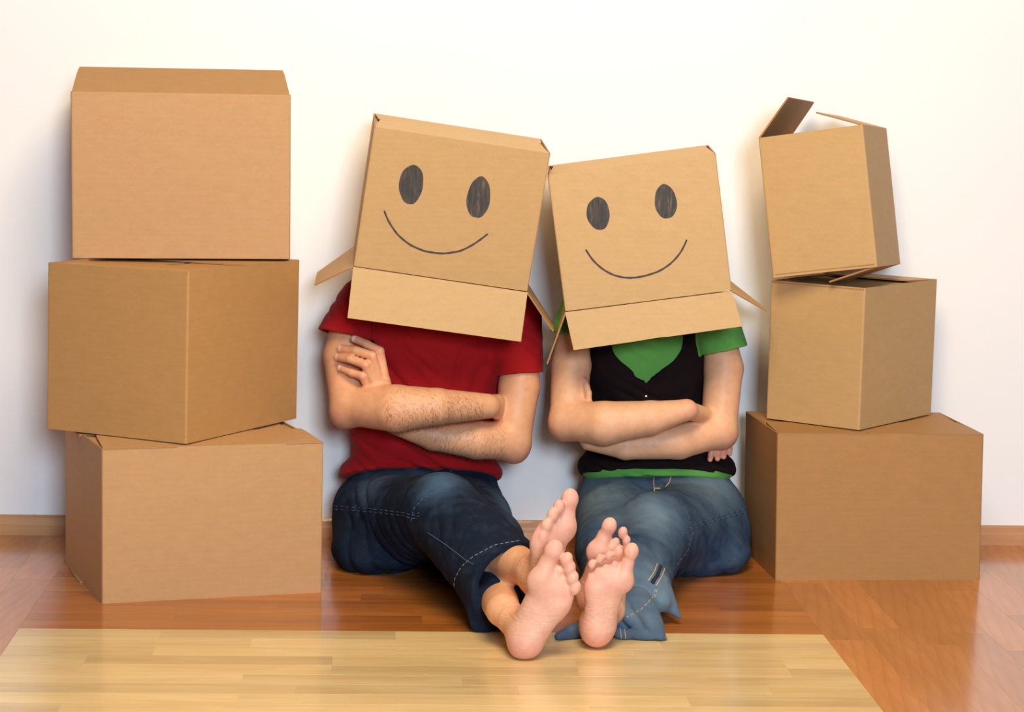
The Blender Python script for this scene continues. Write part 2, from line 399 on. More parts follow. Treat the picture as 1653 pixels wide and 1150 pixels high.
# ------------------------------------------------------------------ face boxes
def ink(name, P, nrmv, parent, mat, thick=.0006):
    P = [np.array(p)+nrmv*.0009 for p in P]; n = len(P); Q = [p-nrmv*thick for p in P]
    c = sum(P)/n; V = [c]+P+Q; Fc = [(0, 1+i, 1+(i+1) % n) for i in range(n)]+[(1+i, 1+n+i, 1+n+(i+1) % n, 1+(i+1) % n) for i in range(n)]
    return mesh(name, V, Fc, mat, parent)
def face_box(label, fpar, h, mat, flapmat, eyes, smile, fl_front, side_l, side_r, topang):
    f = qc(*fpar)
    Q0 = [f(x, y, 0) for x, y in b4]; Q1 = [f(x, y, h) for x, y in b4]
    r = thing('cardboard_box', Vector(np.mean(Q0, 0)), label, 'box', None)
    tube_body(Q0, Q1, r, mat, bulge=0.)
    upv = nrm(f(0, 0, 1)-f(0, 0, 0)); fr = nrm(f(0, -1, 0)-f(0, 0, 0)); rt = nrm(f(1, 0, 0)-f(0, 0, 0))
    # closed, slightly domed top
    for k, inw in ((1, -rt), (3, rt)): flap(Q1[k]-upv*.004, Q1[(k+1) % 4]-upv*.004, inw, .12, r, mat, upv)
    a = math.radians(topang[0]); flap(Q1[0], Q1[1], -fr*math.cos(a)+upv*math.sin(a), topang[1], r, flapmat, upv, trim=.012)
    a = math.radians(topang[2]); flap(Q1[2], Q1[3], fr*math.cos(a)+upv*math.sin(a), topang[3], r, flapmat, upv, trim=.008)
    # hanging front flap, drawn to the outer corners seen
    def flapq(P0, P1, E0, E1, nv, mt, name='flap', dent=None):
        P0, P1, E0, E1 = map(np.array, (P0, P1, E0, E1)); ns = 14; nl = 4; V = []
        for s in (0, 1):
            for j in range(nl+1):
                for i in range(ns+1):
                    t = j/nl; u = i/ns; p = (P0*(1-u)+P1*u)*(1-t)+(E0*(1-u)+E1*u)*t
                    if dent and j >= nl-1: p = p+(P0-E0)*dent[1]*math.exp(-((u-dent[0])/.035)**2)*(1 if j == nl else .0)+nv*.004*math.exp(-((u-dent[0])/.02)**2)
                    V.append(p-nv*TH*s)
        m_ = (ns+1)*(nl+1); Fc = []; mi = []
        fl_ = np.dot(np.cross(P1-P0, E0-P0), nv) < 0
        def add(q, k): Fc.append(q[::-1] if fl_ else q); mi.append(k)
        for j in range(nl):
            for i in range(ns):
                a = j*(ns+1)+i; add((a, a+1, a+ns+2, a+ns+1), 0); b = a+m_; add((b+ns+1, b+ns+2, b+1, b), 2)
        for i in range(ns):
            add((i+1, i, m_+i, m_+i+1), 1); a = nl*(ns+1)+i; add((a, a+1, m_+a+1, m_+a), 1)
        for j in range(nl):
            a = j*(ns+1); add((a, a+ns+1, m_+a+ns+1, m_+a), 1); b = a+ns; add((b+ns+1, b, m_+b, m_+b+ns+1), 1)
        return mesh(name, V, Fc, [mt, CBE, CBI], r, False, mi)
    (e0x, e0y), (e1x, e1y), dy, dent = fl_front
    P0, P1 = Q0[0]-upv*.002+fr*.001, Q0[1]-upv*.002+fr*.001
    flapq(P0, P1, A(e0x, e0y, P0[1]-dy), A(e1x, e1y, P1[1]-dy), fr, flapmat, dent=dent)
    # side flaps
    for (k, k2, outv, (t0, t1)) in ((0, 3, -rt, side_l), (1, 2, rt, side_r)):
        p0, p1 = Q0[k]-upv*.001, Q0[k2]-upv*.001
        flapq(p0, p1, A(*t0), A(*t1) if t1 else A(*t0)+(p1-p0), nrm(outv+upv*.6), mat)
    # marker drawing on the front face
    o = Q0[0]; 
    def on(px, py):
        d = ray(px, py); t = np.dot(o-CAM, fr)/np.dot(d, fr); return CAM+d*t
    for (cx, cy, ax, ay, tilt, sq) in eyes:
        P = []
        for i in range(40):
            th = -2*math.pi*i/40; ux = ax*math.cos(th); uy = ay*math.sin(th)
            ux *= 1+sq*math.sin(th); wob = 1+.025*math.sin(3*th+cx)+.012*math.sin(7*th)
            c_, s_ = math.cos(tilt), math.sin(tilt)
            P.append(on(cx+(ux*c_-uy*s_)*wob, cy+(ux*s_+uy*c_)*wob))
        P = P[::-1]
        ink('drawn_eye', P, fr, r, MARK)
    # smile stroke
    pts = np.array(smile, float); 
    t = np.r_[0, np.cumsum(np.linalg.norm(np.diff(pts, axis=0), axis=1))]; tt = np.linspace(0, t[-1], 60)
    sx = np.interp(tt, t, pts[:, 0]); sy = np.interp(tt, t, pts[:, 1])
    for _ in range(6):
        sx[1:-1] = (sx[:-2]+2*sx[1:-1]+sx[2:])/4; sy[1:-1] = (sy[:-2]+2*sy[1:-1]+sy[2:])/4
    L_, R_ = [], []
    for i in range(60):
        a, b = max(i-1, 0), min(i+1, 59); dx, dy = sx[b]-sx[a], sy[b]-sy[a]; q = math.hypot(dx, dy)
        w = 1.45*(1+.12*math.sin(i*1.3)); w *= .75 if i in (0, 59) else 1.
        L_.append(on(sx[i]-dy/q*w, sy[i]+dx/q*w)); R_.append(on(sx[i]+dy/q*w, sy[i]-dx/q*w))
    V = [p+fr*.0009 for p in L_+R_]+[p+fr*.0002 for p in L_+R_]; n = 60
    Fc = [(i, i+1, n+i+1, n+i) for i in range(n-1)]+[(i, 2*n+i, 2*n+i+1, i+1) for i in range(n-1)]+[(n+i, n+i+1, 3*n+i+1, 3*n+i) for i in range(n-1)]
    mesh('drawn_smile', V, Fc, MARKL, r)
    return r, f
bm_, fM = face_box('cardboard box with a drawn smile worn on the head above the red shirt',
    (-.1786, -.2295, .0233, .3871, .2584, .6695, .1306, .0973), .3085, CB, CBF,
    [(663.8, 297.6, 19.5, 31.8, .12, 0), (772.6, 319, 18.8, 33.6, .14, 0)],
    [(600+x/6.05, 240+y/6.05) for x, y in [(122, 605), (160, 705), (250, 840), (370, 940), (520, 1005), (690, 1027), (860, 1005), (980, 945), (1060, 890), (1135, 832)]],
    ((561, 513.5), (841, 552), .012, None), ((507, 460, -.34), (512, 440, -.16)), ((894, 535, -.34), (895, 525, -.14)), (1.5, .13, 1.5, .13))
bw_, fW = face_box('cardboard box with a drawn smile worn on the head above the green shirt',
    (.2917, -.2302, -.0872, .3704, .2606, .6218, -.1525, .0437), .3038, CBF, CBF,
    [(965.8, 344.7, 18.5, 26.5, -.10, 0), (1074.6, 325.6, 17.8, 27.8, -.12, 0)],
    [(930+x/6.39, 280+y/6.39) for x, y in [(98, 785), (170, 895), (260, 980), (370, 1045), (480, 1075), (590, 1078), (700, 1062), (860, 1010), (980, 930), (1070, 830), (1115, 750), (1142, 683)]],
    ((926, 565.5), (1198.5, 527), .016, (.47, .035)), ((882, 587, -.34), (888, 575, -.14)), ((1239, 502, -.36), (1237, 499, -.14)), (4, .125, 3, .125))
#@@BODY
# ------------------------------------------------------------------ implicit surfaces for bodies and clothes
def cone(a, b, ra, rb, n=None, s=1.): return ('c', np.array(a, float), np.array(b, float), ra, rb, None if n is None else nrm(n), s)
def ell(c, r, R=None): return ('e', np.array(c, float), np.array(r, float), R)
def pln(o, n): return ('p', np.array(o, float), nrm(n))
def dist(pr, P):
    t = pr[0]
    if t == 'c':
        _, a, b, ra, rb, n, s = pr; ba = b-a; pa = P-a
        h = np.clip((pa@ba)/max(ba@ba, 1e-12), 0, 1); q = pa-h[..., None]*ba
        if n is not None: q = q+(q@n)[..., None]*n*(1/s-1)
        d = np.sqrt((q*q).sum(-1))-(ra+(rb-ra)*h)
        return d*(s**.5) if n is not None else d
    if t == 'e':
        _, c, r, R = pr; q = P-c
        if R is not None: q = q@R
        k0 = np.sqrt(((q/r)**2).sum(-1)); k1 = np.sqrt(((q/r**2)**2).sum(-1))+1e-9
        return k0*(k0-1)/k1
    if t == 'p': return (P-pr[1])@pr[2]
    if t == 'g': return plain(pr[1], P)
def comb(F, d, op, k):
    if op == 'u':
        if k <= 0: return np.minimum(F, d)
        h = np.clip(.5+.5*(F-d)/k, 0, 1); return F*(1-h)+d*h-k*h*(1-h)
    if op == 's': d = -d
    if k <= 0: return np.maximum(F, d)
    h = np.clip(.5-.5*(F-d)/k, 0, 1); return F*(1-h)+d*h+k*h*(1-h)
def plain(L, P):
    F = np.full(P.shape[:-1], 9.)
    for op, pr, k in L: F = comb(F, dist(pr, P), op, k)
    return F
def nets(L, lo, hi, h, disp=None, B=8, smooth=1):
    lo = np.array(lo, float); hi = np.array(hi, float); bs = B*h; hd = bs*.8661
    nb = np.ceil((hi-lo)/bs).astype(int)
    g = np.stack(np.meshgrid(*[np.arange(x) for x in nb], indexing='ij'), -1).reshape(-1, 3)
    C = lo+(g+.5)*bs
    F = np.concatenate([plain(L, C[i:i+60000]) for i in range(0, len(C), 60000)])
    g = g[np.abs(F) < hd*1.7+.006]; C = lo+(g+.5)*bs
    n1 = B+1; O = (np.stack(np.meshgrid(*[np.arange(n1)]*3, indexing='ij'), -1).reshape(-1, 3)-B/2)*h
    M = len(g); F = np.full((M, n1**3), 9.)
    for op, pr, k in L:
        dc = dist(pr, C); thr = 2.6*hd+k+.004
        mk = (dc > -thr) if op == 'x' else (dc < thr)
        idx = np.nonzero(mk)[0]
        for i in range(0, len(idx), 600):
            ii = idx[i:i+600]; P = C[ii][:, None, :]+O[None]; F[ii] = comb(F[ii], dist(pr, P), op, k)
    if disp is not None:
        for i in range(0, M, 600): P = C[i:i+600][:, None, :]+O[None]; F[i:i+600] += disp(P)
    F = F.reshape(M, n1, n1, n1); neg = F < 0
    cnt = np.zeros((M, B, B, B), int); 
    for dx in (0, 1):
        for dy in (0, 1):
            for dz in (0, 1): cnt += neg[:, dx:dx+B, dy:dy+B, dz:dz+B]
    bi, ci, cj, ck = np.nonzero((cnt > 0) & (cnt < 8))
    acc = np.zeros((len(bi), 3)); num = np.zeros(len(bi))
    corners = [(x, y, z) for x in (0, 1) for y in (0, 1) for z in (0, 1)]
    for a in corners:
        for ax in range(3):
            if a[ax]: continue
            b = list(a); b[ax] = 1
            fa = F[bi, ci+a[0], cj+a[1], ck+a[2]]; fb = F[bi, ci+b[0], cj+b[1], ck+b[2]]
            mk = (fa < 0) != (fb < 0); t = np.where(mk, fa/np.where(mk, fa-fb, 1), 0)
            p = np.tile(np.array(a, float), (len(bi), 1)); p[:, ax] += t
            acc[mk] += p[mk]; num += mk
    G = g[bi]*B+np.stack([ci, cj, ck], -1); V = lo+(G+acc/num[:, None])*h
    N = nb*B+2; key = lambda q: ((q[:, 0]+1)*N[1]+(q[:, 1]+1))*N[2]+(q[:, 2]+1)
    kk = key(G); od = np.argsort(kk); ks = kk[od]
    faces = []
    for ax in range(3):
        b, c = (ax+1) % 3, (ax+2) % 3
        sl = [slice(0, B)]*3; s2 = list(sl); s2[ax] = slice(1, B+1)
        n0 = neg[(slice(None), *sl)]; n1_ = neg[(slice(None), *s2)]
        bi2, i, j, k = np.nonzero(n0 != n1_); q = g[bi2]*B+np.stack([i, j, k], -1); inside = n0[bi2, i, j, k]
        eb = np.zeros(3, int); eb[b] = 1; ec = np.zeros(3, int); ec[c] = 1
        quad_ = []; ok = np.ones(len(q), bool)
        for off in (0*eb, eb, eb+ec, ec):
            kq = key(q-off); pos = np.clip(np.searchsorted(ks, kq), 0, len(ks)-1); ok &= ks[pos] == kq; quad_.append(od[pos])
        Q = np.stack(quad_, -1)[ok]; ins = inside[ok]
        Q[~ins] = Q[~ins][:, ::-1]; faces.append(Q)
    Q = np.concatenate(faces)
    if smooth:
        e = np.concatenate([Q[:, [0, 1]], Q[:, [1, 2]], Q[:, [2, 3]], Q[:, [3, 0]]]); e = np.concatenate([e, e[:, ::-1]])
        deg = np.bincount(e[:, 0], minlength=len(V))[:, None]
        for _ in range(smooth):
            sm = np.stack([np.bincount(e[:, 0], weights=V[e[:, 1], a], minlength=len(V)) for a in range(3)], -1)
            V = V*.5+.5*sm/np.maximum(deg, 1)
    return V, Q
def surf(name, L, lo, hi, h, mat, parent, disp=None, color=None, smooth=1):
    V, Q = nets(L, lo, hi, h, disp, smooth=smooth)
    me = bpy.data.meshes.new(name); off = root_of(parent) if parent is not None else 0
    me.vertices.add(len(V)); me.vertices.foreach_set('co', (V-off).ravel().astype(np.float32))
    me.loops.add(Q.size); me.loops.foreach_set('vertex_index', Q.ravel().astype(np.int32))
    me.polygons.add(len(Q)); me.polygons.foreach_set('loop_start', np.arange(0, Q.size, 4, dtype=np.int32)); me.polygons.foreach_set('loop_total', np.full(len(Q), 4, dtype=np.int32))
    me.polygons.foreach_set('use_smooth', np.ones(len(Q), bool)); me.update(calc_edges=True); me.validate()
    if color is not None:
        at = me.color_attributes.new('tint', 'FLOAT_COLOR', 'POINT'); at.data.foreach_set('color', color(V).astype(np.float32).ravel())
    o = link(name, me, mat, parent); return o, V, Q
def bvh_of(V, Q): return BVHTree.FromPolygons(V.tolist(), Q.tolist())
def hit(bvhs, px, py):
    d = nrm(ray(px, py)); best = None
    for b in bvhs:
        loc, no, i, ds = b.ray_cast(Vector(CAM), Vector(d))
        if loc is not None and (best is None or ds < best[2]): best = (np.array(loc), np.array(no), ds)
    return best
def tube(name, pts, r, mat, parent, seg=6, dash=None):
    pts = [np.array(p) for p in pts]; V = []; Fc = []
    def run(pp):
        b0 = len(V)
        for i, p in enumerate(pp):
            d = nrm(pp[min(i+1, len(pp)-1)]-pp[max(i-1, 0)]); x = nrm(np.cross(d, (.1, .9, .3))); y = np.cross(d, x)
            for k in range(seg): a = 2*math.pi*k/seg; V.append(p+(x*math.cos(a)+y*math.sin(a))*r)
        for i in range(len(pp)-1):
            for k in range(seg): a = b0+i*seg+k; b = b0+i*seg+(k+1) % seg; Fc.append((a, b, b+seg, a+seg))
        Fc.append(tuple(b0+k for k in range(seg))[::-1]); Fc.append(tuple(b0+(len(pp)-1)*seg+k for k in range(seg)))
    if dash is None: run(pts)
    else:
        for i in range(0, len(pts)-dash[0], dash[0]+dash[1]): run(pts[i:i+dash[0]+1])
    return mesh(name, V, Fc, mat, parent, True)
def seam(name, poly, bvhs, r, mat, parent, dash=None, step=3., lift=.3, jump=.03):
    poly = np.array(poly, float); t = np.r_[0, np.cumsum(np.linalg.norm(np.diff(poly, axis=0), axis=1))]; tt = np.arange(0, t[-1], step)
    P = []
    for q in tt:
        h_ = hit(bvhs, np.interp(q, t, poly[:, 0]), np.interp(q, t, poly[:, 1]))
        if h_ is None: continue
        p = h_[0]+h_[1]*r*lift
        if P and np.linalg.norm(p-P[-1]) > jump: continue
        P.append(p)
    if len(P) > 3:
        o = tube(name, P, r, mat, parent, dash=dash)
        if dash: o['kind'] = 'stuff'
        return o

def foot(heel, v, u, L, wsc, ankle, ank_r, k=.018, toes=None):
    """sole frame: v heel-to-toe, u toward the big toe, w dorsal. heel = lowest point of the heel on the sole."""
    v = nrm(v); u = np.array(u, float); u = nrm(u-v*np.dot(u, v)); w = np.cross(u, v)
    if w[1] < 0: w = -w
    s = L/.24; R = np.stack([u, v, w], -1)
    T = lambda a, b, c: np.array(heel)+u*a*s*wsc+v*b*s+w*c*s
    E = lambda p, r: ell(T(*p), np.array(r)*np.array([s*wsc, s, s]), R)
    P = [('u', E((0, .034, .036), (.031, .035, .036)), 0),
         ('u', cone(T(-.006, .04, .032), T(-.024, .130, .024), .027*s, .023*s), .02),
         ('u', cone(T(.005, .05, .046), T(.014, .15, .03), .026*s, .023*s), .02),
         ('u', E((.025, .158, .022), (.026, .028, .020)), .012),
         ('u', E((-.027, .134, .021), (.023, .034, .017)), .012),
         ('u', E((.0, .150, .020), (.027, .028, .016)), .012),
         ('u', E((-.012, .162, .019), (.026, .022, .014)), .010),
         ('u', cone(T(0, .055, .060), T(.004, .145, .036), .032*s, .020*s), .02),
         ('u', cone(T(0, .045, .062), ankle, .031*s, ank_r), .025)]
    for i, (tu, tv, r) in enumerate(toes):
        tip = np.array([tu, tv, r*.86]); bv = [.168, .158, .149, .137, .124][i]*s
        base = np.array([[.024, .004, -.011, -.024, -.034][i]*s*wsc*.75+tu*.25, bv, .020*s])
        W_ = lambda q: np.array(heel)+u*q[0]+v*q[1]+w*q[2]
        mid = tip*.55+base*.45+np.array([0, 0, .004])
        if i == 0:
            g = [('u', cone(W_(base), W_(mid), r*1.08, r*.96), 0), ('u', ell(W_(tip-np.array([0, .002, 0])), np.array([r*1.0, r*1.25, r*.86]), R), .006)]
        else:
            g = [('u', cone(W_(base), W_(mid), r*.95, r*.86), 0), ('u', ell(W_(tip-np.array([0, .002, 0])), np.array([r*.98, r*1.28, r*.90]), R), .005)]
        P.append(('u', ('g', g), .0042 if i else .008))
    return P, (np.array(heel), R, s, wsc)
def hand_prims(wrist, knuckles, fingers, palm_r=.017, thumb=None, k=.012, wr=.024):
    """wrist point, four MCP points, four joint chains (lists of points) with radii."""
    P = []; kn = np.array(knuckles); wrist = np.array(wrist)
    for q in kn: P.append(('u', cone(wrist*.75+kn.mean(0)*.25, q, wr*.72, palm_r*.72), k))
    for ch, r in fingers:
        g = [('u', cone(ch[i], ch[i+1], r*(1-.05*i), r*(1-.05*(i+1))), 0 if i == 0 else .003) for i in range(len(ch)-1)]
        P.append(('u', ('g', g), .003))
    if thumb: 
        for i in range(len(thumb)-1): P.append(('u', cone(thumb[i], thumb[i+1], .0125-.0012*i, .0115-.0012*i), .006))
    return P
def autohand(wrist, d, side, nrmv, curl=.25, sc=.92):
    """a relaxed hand: d along the hand, side toward the thumb, nrmv out of the back of the hand."""
    wrist = np.array(wrist); d = nrm(d); side = nrm(np.array(side)-d*np.dot(side, d)); n = nrm(nrmv)
    kn = []; fg = []
    for i, (o, l, a) in enumerate([(.027, .088, .078), (.009, .092, .088), (-.009, .088, .080), (-.026, .080, .062)]):
        k = wrist+(d*l+side*o)*sc; kn.append(k); p = k; dd = d.copy(); ch = [k]; seg = [a*.48, a*.30, a*.22]
        for q in seg:
            dd = nrm(dd-n*curl); p = p+dd*q*sc; ch.append(p)
        fg.append((ch, .0088*sc if i < 3 else .0076*sc))
    b = wrist+(d*.025+side*.010)*sc
    th = [b, b+(d*.03+side*.010-n*.010)*sc, b+(d*.055+side*.014-n*.020)*sc, b+(d*.078+side*.012-n*.028)*sc]
    return hand_prims(wrist, kn, fg, thumb=th)
def head_prims(c, up, fwd, s=.92):
    up = nrm(up); fwd = nrm(np.array(fwd)-up*np.dot(up, fwd)); rt = np.cross(fwd, up); R = np.stack([rt, fwd, up], -1)
    T = lambda a, b, d: np.array(c)+(rt*a+fwd*b+up*d)*s
    P = [('u', ell(T(0, -.012, .03), np.array([.074, .092, .085])*s, R), 0), ('u', ell(T(0, .022, -.045), np.array([.055, .062, .062])*s, R), .03),
         ('u', ell(T(0, .055, -.088), np.array([.022, .02, .018])*s, R), .025),
         ('u', cone(T(0, .082, .005), T(0, .103, -.032), .008*s, .013*s), .012), ('u', ell(T(0, .078, -.062), np.array([.026, .012, .009])*s, R), .008)]
    for q in (-1, 1):
        P.append(('u', ell(T(q*.076, -.005, -.015), np.array([.008, .018, .032])*s, R), .006))
        P.append(('s', ell(T(q*.032, .092, .004), np.array([.017, .014, .011])*s, R), .012))
    return P, T, R

SK = {'man': lin(232, 168, 118), 'woman': lin(240, 180, 132)}
def skin_color(base, pinks, soles):
    base = np.array(base[:3]); pk = np.array(lin(228, 142, 118)[:3]); so = np.array(lin(234, 180, 156)[:3]); deep = np.array(lin(232, 156, 136)[:3])
    def fn(V):
        c = np.tile(base, (len(V), 1)); al = np.zeros(len(V))
        for p, r, a in pinks:
            w_ = np.exp(-((V-np.array(p))**2).sum(-1)/r**2)*a; c = c*(1-w_[:, None])+pk*w_[:, None]
        for (hl, R, s, ws) in soles:
            q = (V-hl)@R/s; inr = (q[:, 1] > -.03) & (q[:, 1] < .25) & (np.abs(q[:, 0]) < .07*ws) & (q[:, 2] > -.03) & (q[:, 2] < .09)
            wt = inr*np.clip(1.35-q[:, 2]/.045, 0, 1); c = c*(1-wt[:, None])+so*wt[:, None]
            d2 = inr*np.clip(np.exp(-((q[:, 1]-.02)/.03)**2)*.55+np.exp(-((q[:, 1]-.15)/.022)**2)*.30+np.exp(-((q[:, 1]-.215)/.02)**2)*.4, 0, .8)*np.clip(1.5-q[:, 2]/.03, 0, 1)
            c = c*(1-d2[:, None])+deep*d2[:, None]
            al = np.maximum(al, inr*np.exp(-((q[:, 1]-.075)/.042)**2))
        return np.concatenate([c, al[:, None]], -1)
    return fn
def hash_noise(P, f, seed=0):
    x = P[..., 0]*f+seed; y = P[..., 1]*f+1.7*seed; z = P[..., 2]*f-seed
    return (np.sin(x*1.3+np.sin(y*1.1+z*.7)*1.4)+np.sin(y*1.7+np.sin(z*1.3+x*.6)*1.3)+np.sin(z*1.5+np.sin(x*1.2+y*.8)*1.5))/3
def folds(specs):
    """local fold trains: (centre, axis across the folds, wavelength, amplitude, radius, phase)"""
    sp = [(np.array(c), nrm(a), wl, am, r, ph) for c, a, wl, am, r, ph in specs]
    def fn(P):
        F = 0.0007*hash_noise(P, 55.)
        for c, a, wl, am, r, ph in sp:
            q = P-c; w_ = np.exp(-(q*q).sum(-1)/r**2)
            if w_.max() < .02: continue
            s_ = q@a+.012*np.sin(P[..., 0]*31+P[..., 2]*23+ph)
            sn = np.sin(s_*math.pi/(wl*1.25)+ph+1.2*np.sin(q[..., 0]*23+q[..., 2]*17+ph)); F = F+am*1.25*w_*(1.-2.*np.abs(sn)**.75)
        return F
    return fn
def facing(d): return np.array(d, float)
FLOORP = pln((0, 0, .0015), (0, 0, -1))

# =================================================================== the man
man = thing('person', (-.17, -.15, 0), 'barefoot person in a red t-shirt and dark jeans sitting with folded arms', 'person')
# --- skin
Rsh, Rel = A(566, 520, -.17), A(566, 652, -.265); Lsh, Lel = A(840, 530, -.17), A(826, 712, -.225)
footA, solA = foot(A(836, 1071, -1.115)+np.array([0, 0, .002]), (.40, .02, .91), (-1, 0, 0), .236, 1.0, A(812, 985, -.985), .031,
    toes=[(.027, .221, .0180), (-.002, .217, .0118), (-.0145, .204, .0116), (-.0275, .189, .0116), (-.040, .174, .0114)])      # front foot (left)
footB, solB = foot(A(893, 985, -1.02), (.06, -.05, .98), (.86, .50, 0), .236, 1.0, A(862, 925, -.955), .030,
    toes=[(.026, .216, .0180), (-.002, .205, .0118), (-.015, .189, .0118), (-.027, .169, .0116), (-.032, .147, .0114)])                            # rear foot (right)
hc = fM(0, 0, .135); hup = nrm(fM(0, 0, 1)-fM(0, 0, 0)); hfw = nrm(fM(0, -1, 0)-fM(0, 0, 0))
hp, hT, hR = head_prims(hc+hfw*.0, hup, hfw)
mcp = [A(622, 616, -.300), A(613, 618, -.305), A(604, 621, -.305), A(594, 624, -.30)]
wristL = A(640, 684, -.270)
fing = [([mcp[0], A(613, 567, -.303), A(592, 556, -.287), A(574, 548, -.268)], .0108),
        ([mcp[1], A(601, 575, -.318), A(575, 566, -.298), A(552, 563, -.270)], .0110),
        ([mcp[2], A(590, 589, -.322), A(566, 580, -.300), A(547, 577, -.270)], .0108),
        ([mcp[3], A(585, 607, -.316), A(568, 602, -.300), A(551, 595, -.274)], .0100)]
wristR = A(786, 656, -.296)
man_skin = [('u', cone(A(605, 525, -.13), A(800, 535, -.13), .040, .040), 0), ('u', cone(A(700, 540, -.13), A(690, 740, -.12), .075, .07), .03),
    ('u', cone(A(705, 520, -.12), hc-hup*.06, .05, .05), .03), ('u', ('g', hp), .02),
    # right arm (viewer's left), forearm in front
    ('u', cone(Rsh, A(562, 575, -.19), .044, .056), .02), ('u', cone(A(562, 575, -.19), Rel, .056, .046), .006),
    ('u', ell(A(556, 670, -.262), (.030, .036, .032)), .022),
    ('u', cone(A(578, 655, -.275), A(640, 660, -.342), .047, .0530), .014), ('u', cone(A(640, 660, -.342), A(705, 657, -.346), .0530, .0415), .005),
    ('u', cone(A(705, 657, -.344), wristR, .0415, .0285, (0, 1, .2), .9), .005),
    # left arm (viewer's right)
    ('u', cone(Lsh, A(838, 625, -.195), .040, .0475), .02), ('u', cone(A(838, 625, -.195), Lel, .0470, .043), .006),
    ('u', ell(A(831, 727, -.22), (.029, .034, .030)), .022),
    ('u', cone(Lel, A(770, 711, -.258), .043, .0435), .012), ('u', cone(A(770, 711, -.258), A(700, 704, -.272), .0435, .033), .005),
    ('u', cone(A(700, 704, -.272), wristL, .033, .026), .006),
    # legs
    ('u', cone(A(640, 835, -.2), A(715, 825, -.57), .07, .045), .03), ('u', cone(A(740, 835, -.2), A(785, 878, -.58), .07, .045), .03),
    ('u', cone(A(715, 825, -.57), A(800, 893, -.80), .045, .05), .02), ('u', cone(A(800, 893, -.80), A(862, 925, -.955), .045, .033), .02),
    ('u', cone(A(785, 878, -.58), A(800, 955, -.80), .045, .045), .02), ('u', cone(A(800, 955, -.80), A(812, 985, -.985), .042, .034), .02)]
man_skin += footB
man_skin += [('u', ('g', footA), .004)]
man_skin += [('u', ('g', hand_prims(wristL, mcp, fing, thumb=[A(645, 668, -.250), A(652, 655, -.240), A(648, 640, -.235)])), .006)]
man_skin += [('u', ('g', autohand(wristR, A(836, 660, -.150)-wristR, (0, .1, 1), (.9, -1, 0), .02, .66)), .008), ('x', FLOORP, 0)]
pinksM = [(f_[0][-1], .016, .5) for f_ in fing]+[(f_[0][1], .016, .35) for f_ in fing]+[(A(552, 680, -.30), .035, .45), (A(835, 742, -.25), .035, .45), (A(830, 915, -.98), .05, .15)]
bodyM, VM, QM = surf('body', man_skin, (-.56, -1.2, -.01), (.16, .01, 1.0), .0028, SKIN, man, color=skin_color(SK['man'], pinksM, [solA, solB]))
def hem_plane(pc, ps):
    d_ = ps-pc; return pln(pc, (0, d_[2], -d_[1]))
# --- t-shirt
def sleeve(a, b, ra, rb, hemo, hemn, arm_r, depth=.05):
    n = nrm(hemn); ax = nrm(b-a); c = np.array(hemo); c = a+ax*(np.dot(c-a, n)/np.dot(ax, n))
    g = [('u', cone(a, b, ra, rb), 0), ('x', pln(c, n), .002)]
    return ('g', g), ('g', [('u', cone(c-ax*depth, c+ax*.05, arm_r*.9, arm_r), 0), ('x', pln(c-n*depth, -n), 0)])
sl1, cut1 = sleeve(A(592, 492, -.145), A(547, 575, -.205), .066, .0735, A(553, 541, -.185), (-.22, -.20, -1.), .0655, .025)
sl2, cut2 = sleeve(A(830, 508, -.145), A(838, 625, -.195), .0625, .0575, A(838, 602, -.19), (.05, -.12, -1.), .0515, .022)
shirt = [('u', ell(A(697, 570, -.125), (.185, .105, .16)), 0), ('u', ell(A(686, 680, -.125), (.176, .110, .15)), .05), ('u', ell(A(680, 762, -.125), (.190, .122, .055)), .05),
    ('u', cone(A(590, 500, -.13), A(825, 512, -.13), .060, .060), .04), ('u', cone(A(705, 490, -.12), A(712, 450, -.13), .06, .058), .03),
    ('u', sl1, .02), ('u', sl2, .02), ('s', cut1, 0), ('s', cut2, 0),
    ('x', ('g', [('u', hem_plane(A(690, 751, -.245), A(545, 776, -.12)), 0)]), .003)]
fsh = folds([(A(640, 600, -.22), (1, 0, .9), .045, .0045, .07, 0.), (A(770, 590, -.22), (.7, 0, -.8), .05, .005, .08, 1.), (A(600, 570, -.2), (1, 0, .3), .035, .004, .05, 2.),
    (A(690, 735, -.22), (.2, 0, 1), .035, .0035, .10, .5), (A(570, 720, -.2), (.5, 0, 1), .03, .004, .06, 0.), (A(700, 570, -.22), (.5, 0, 1), .05, .003, .09, 1.5),
    (A(845, 560, -.2), (.3, 0, 1), .03, .002, .05, 0.), (A(560, 500, -.2), (.6, 0, 1), .04, .003, .06, 0.)])
shM, VS, QS = surf('t_shirt', shirt, (-.52, -.34, .10), (.14, .01, .78), .0030, RED, man, disp=fsh)
bS = bvh_of(VS, QS)
seam('sleeve_seam', [(600, 545), (600, 520), (598, 505)], [bS], .0012, NT('dark_red_thread').fin(lin(110, 14, 18), .9), shM)
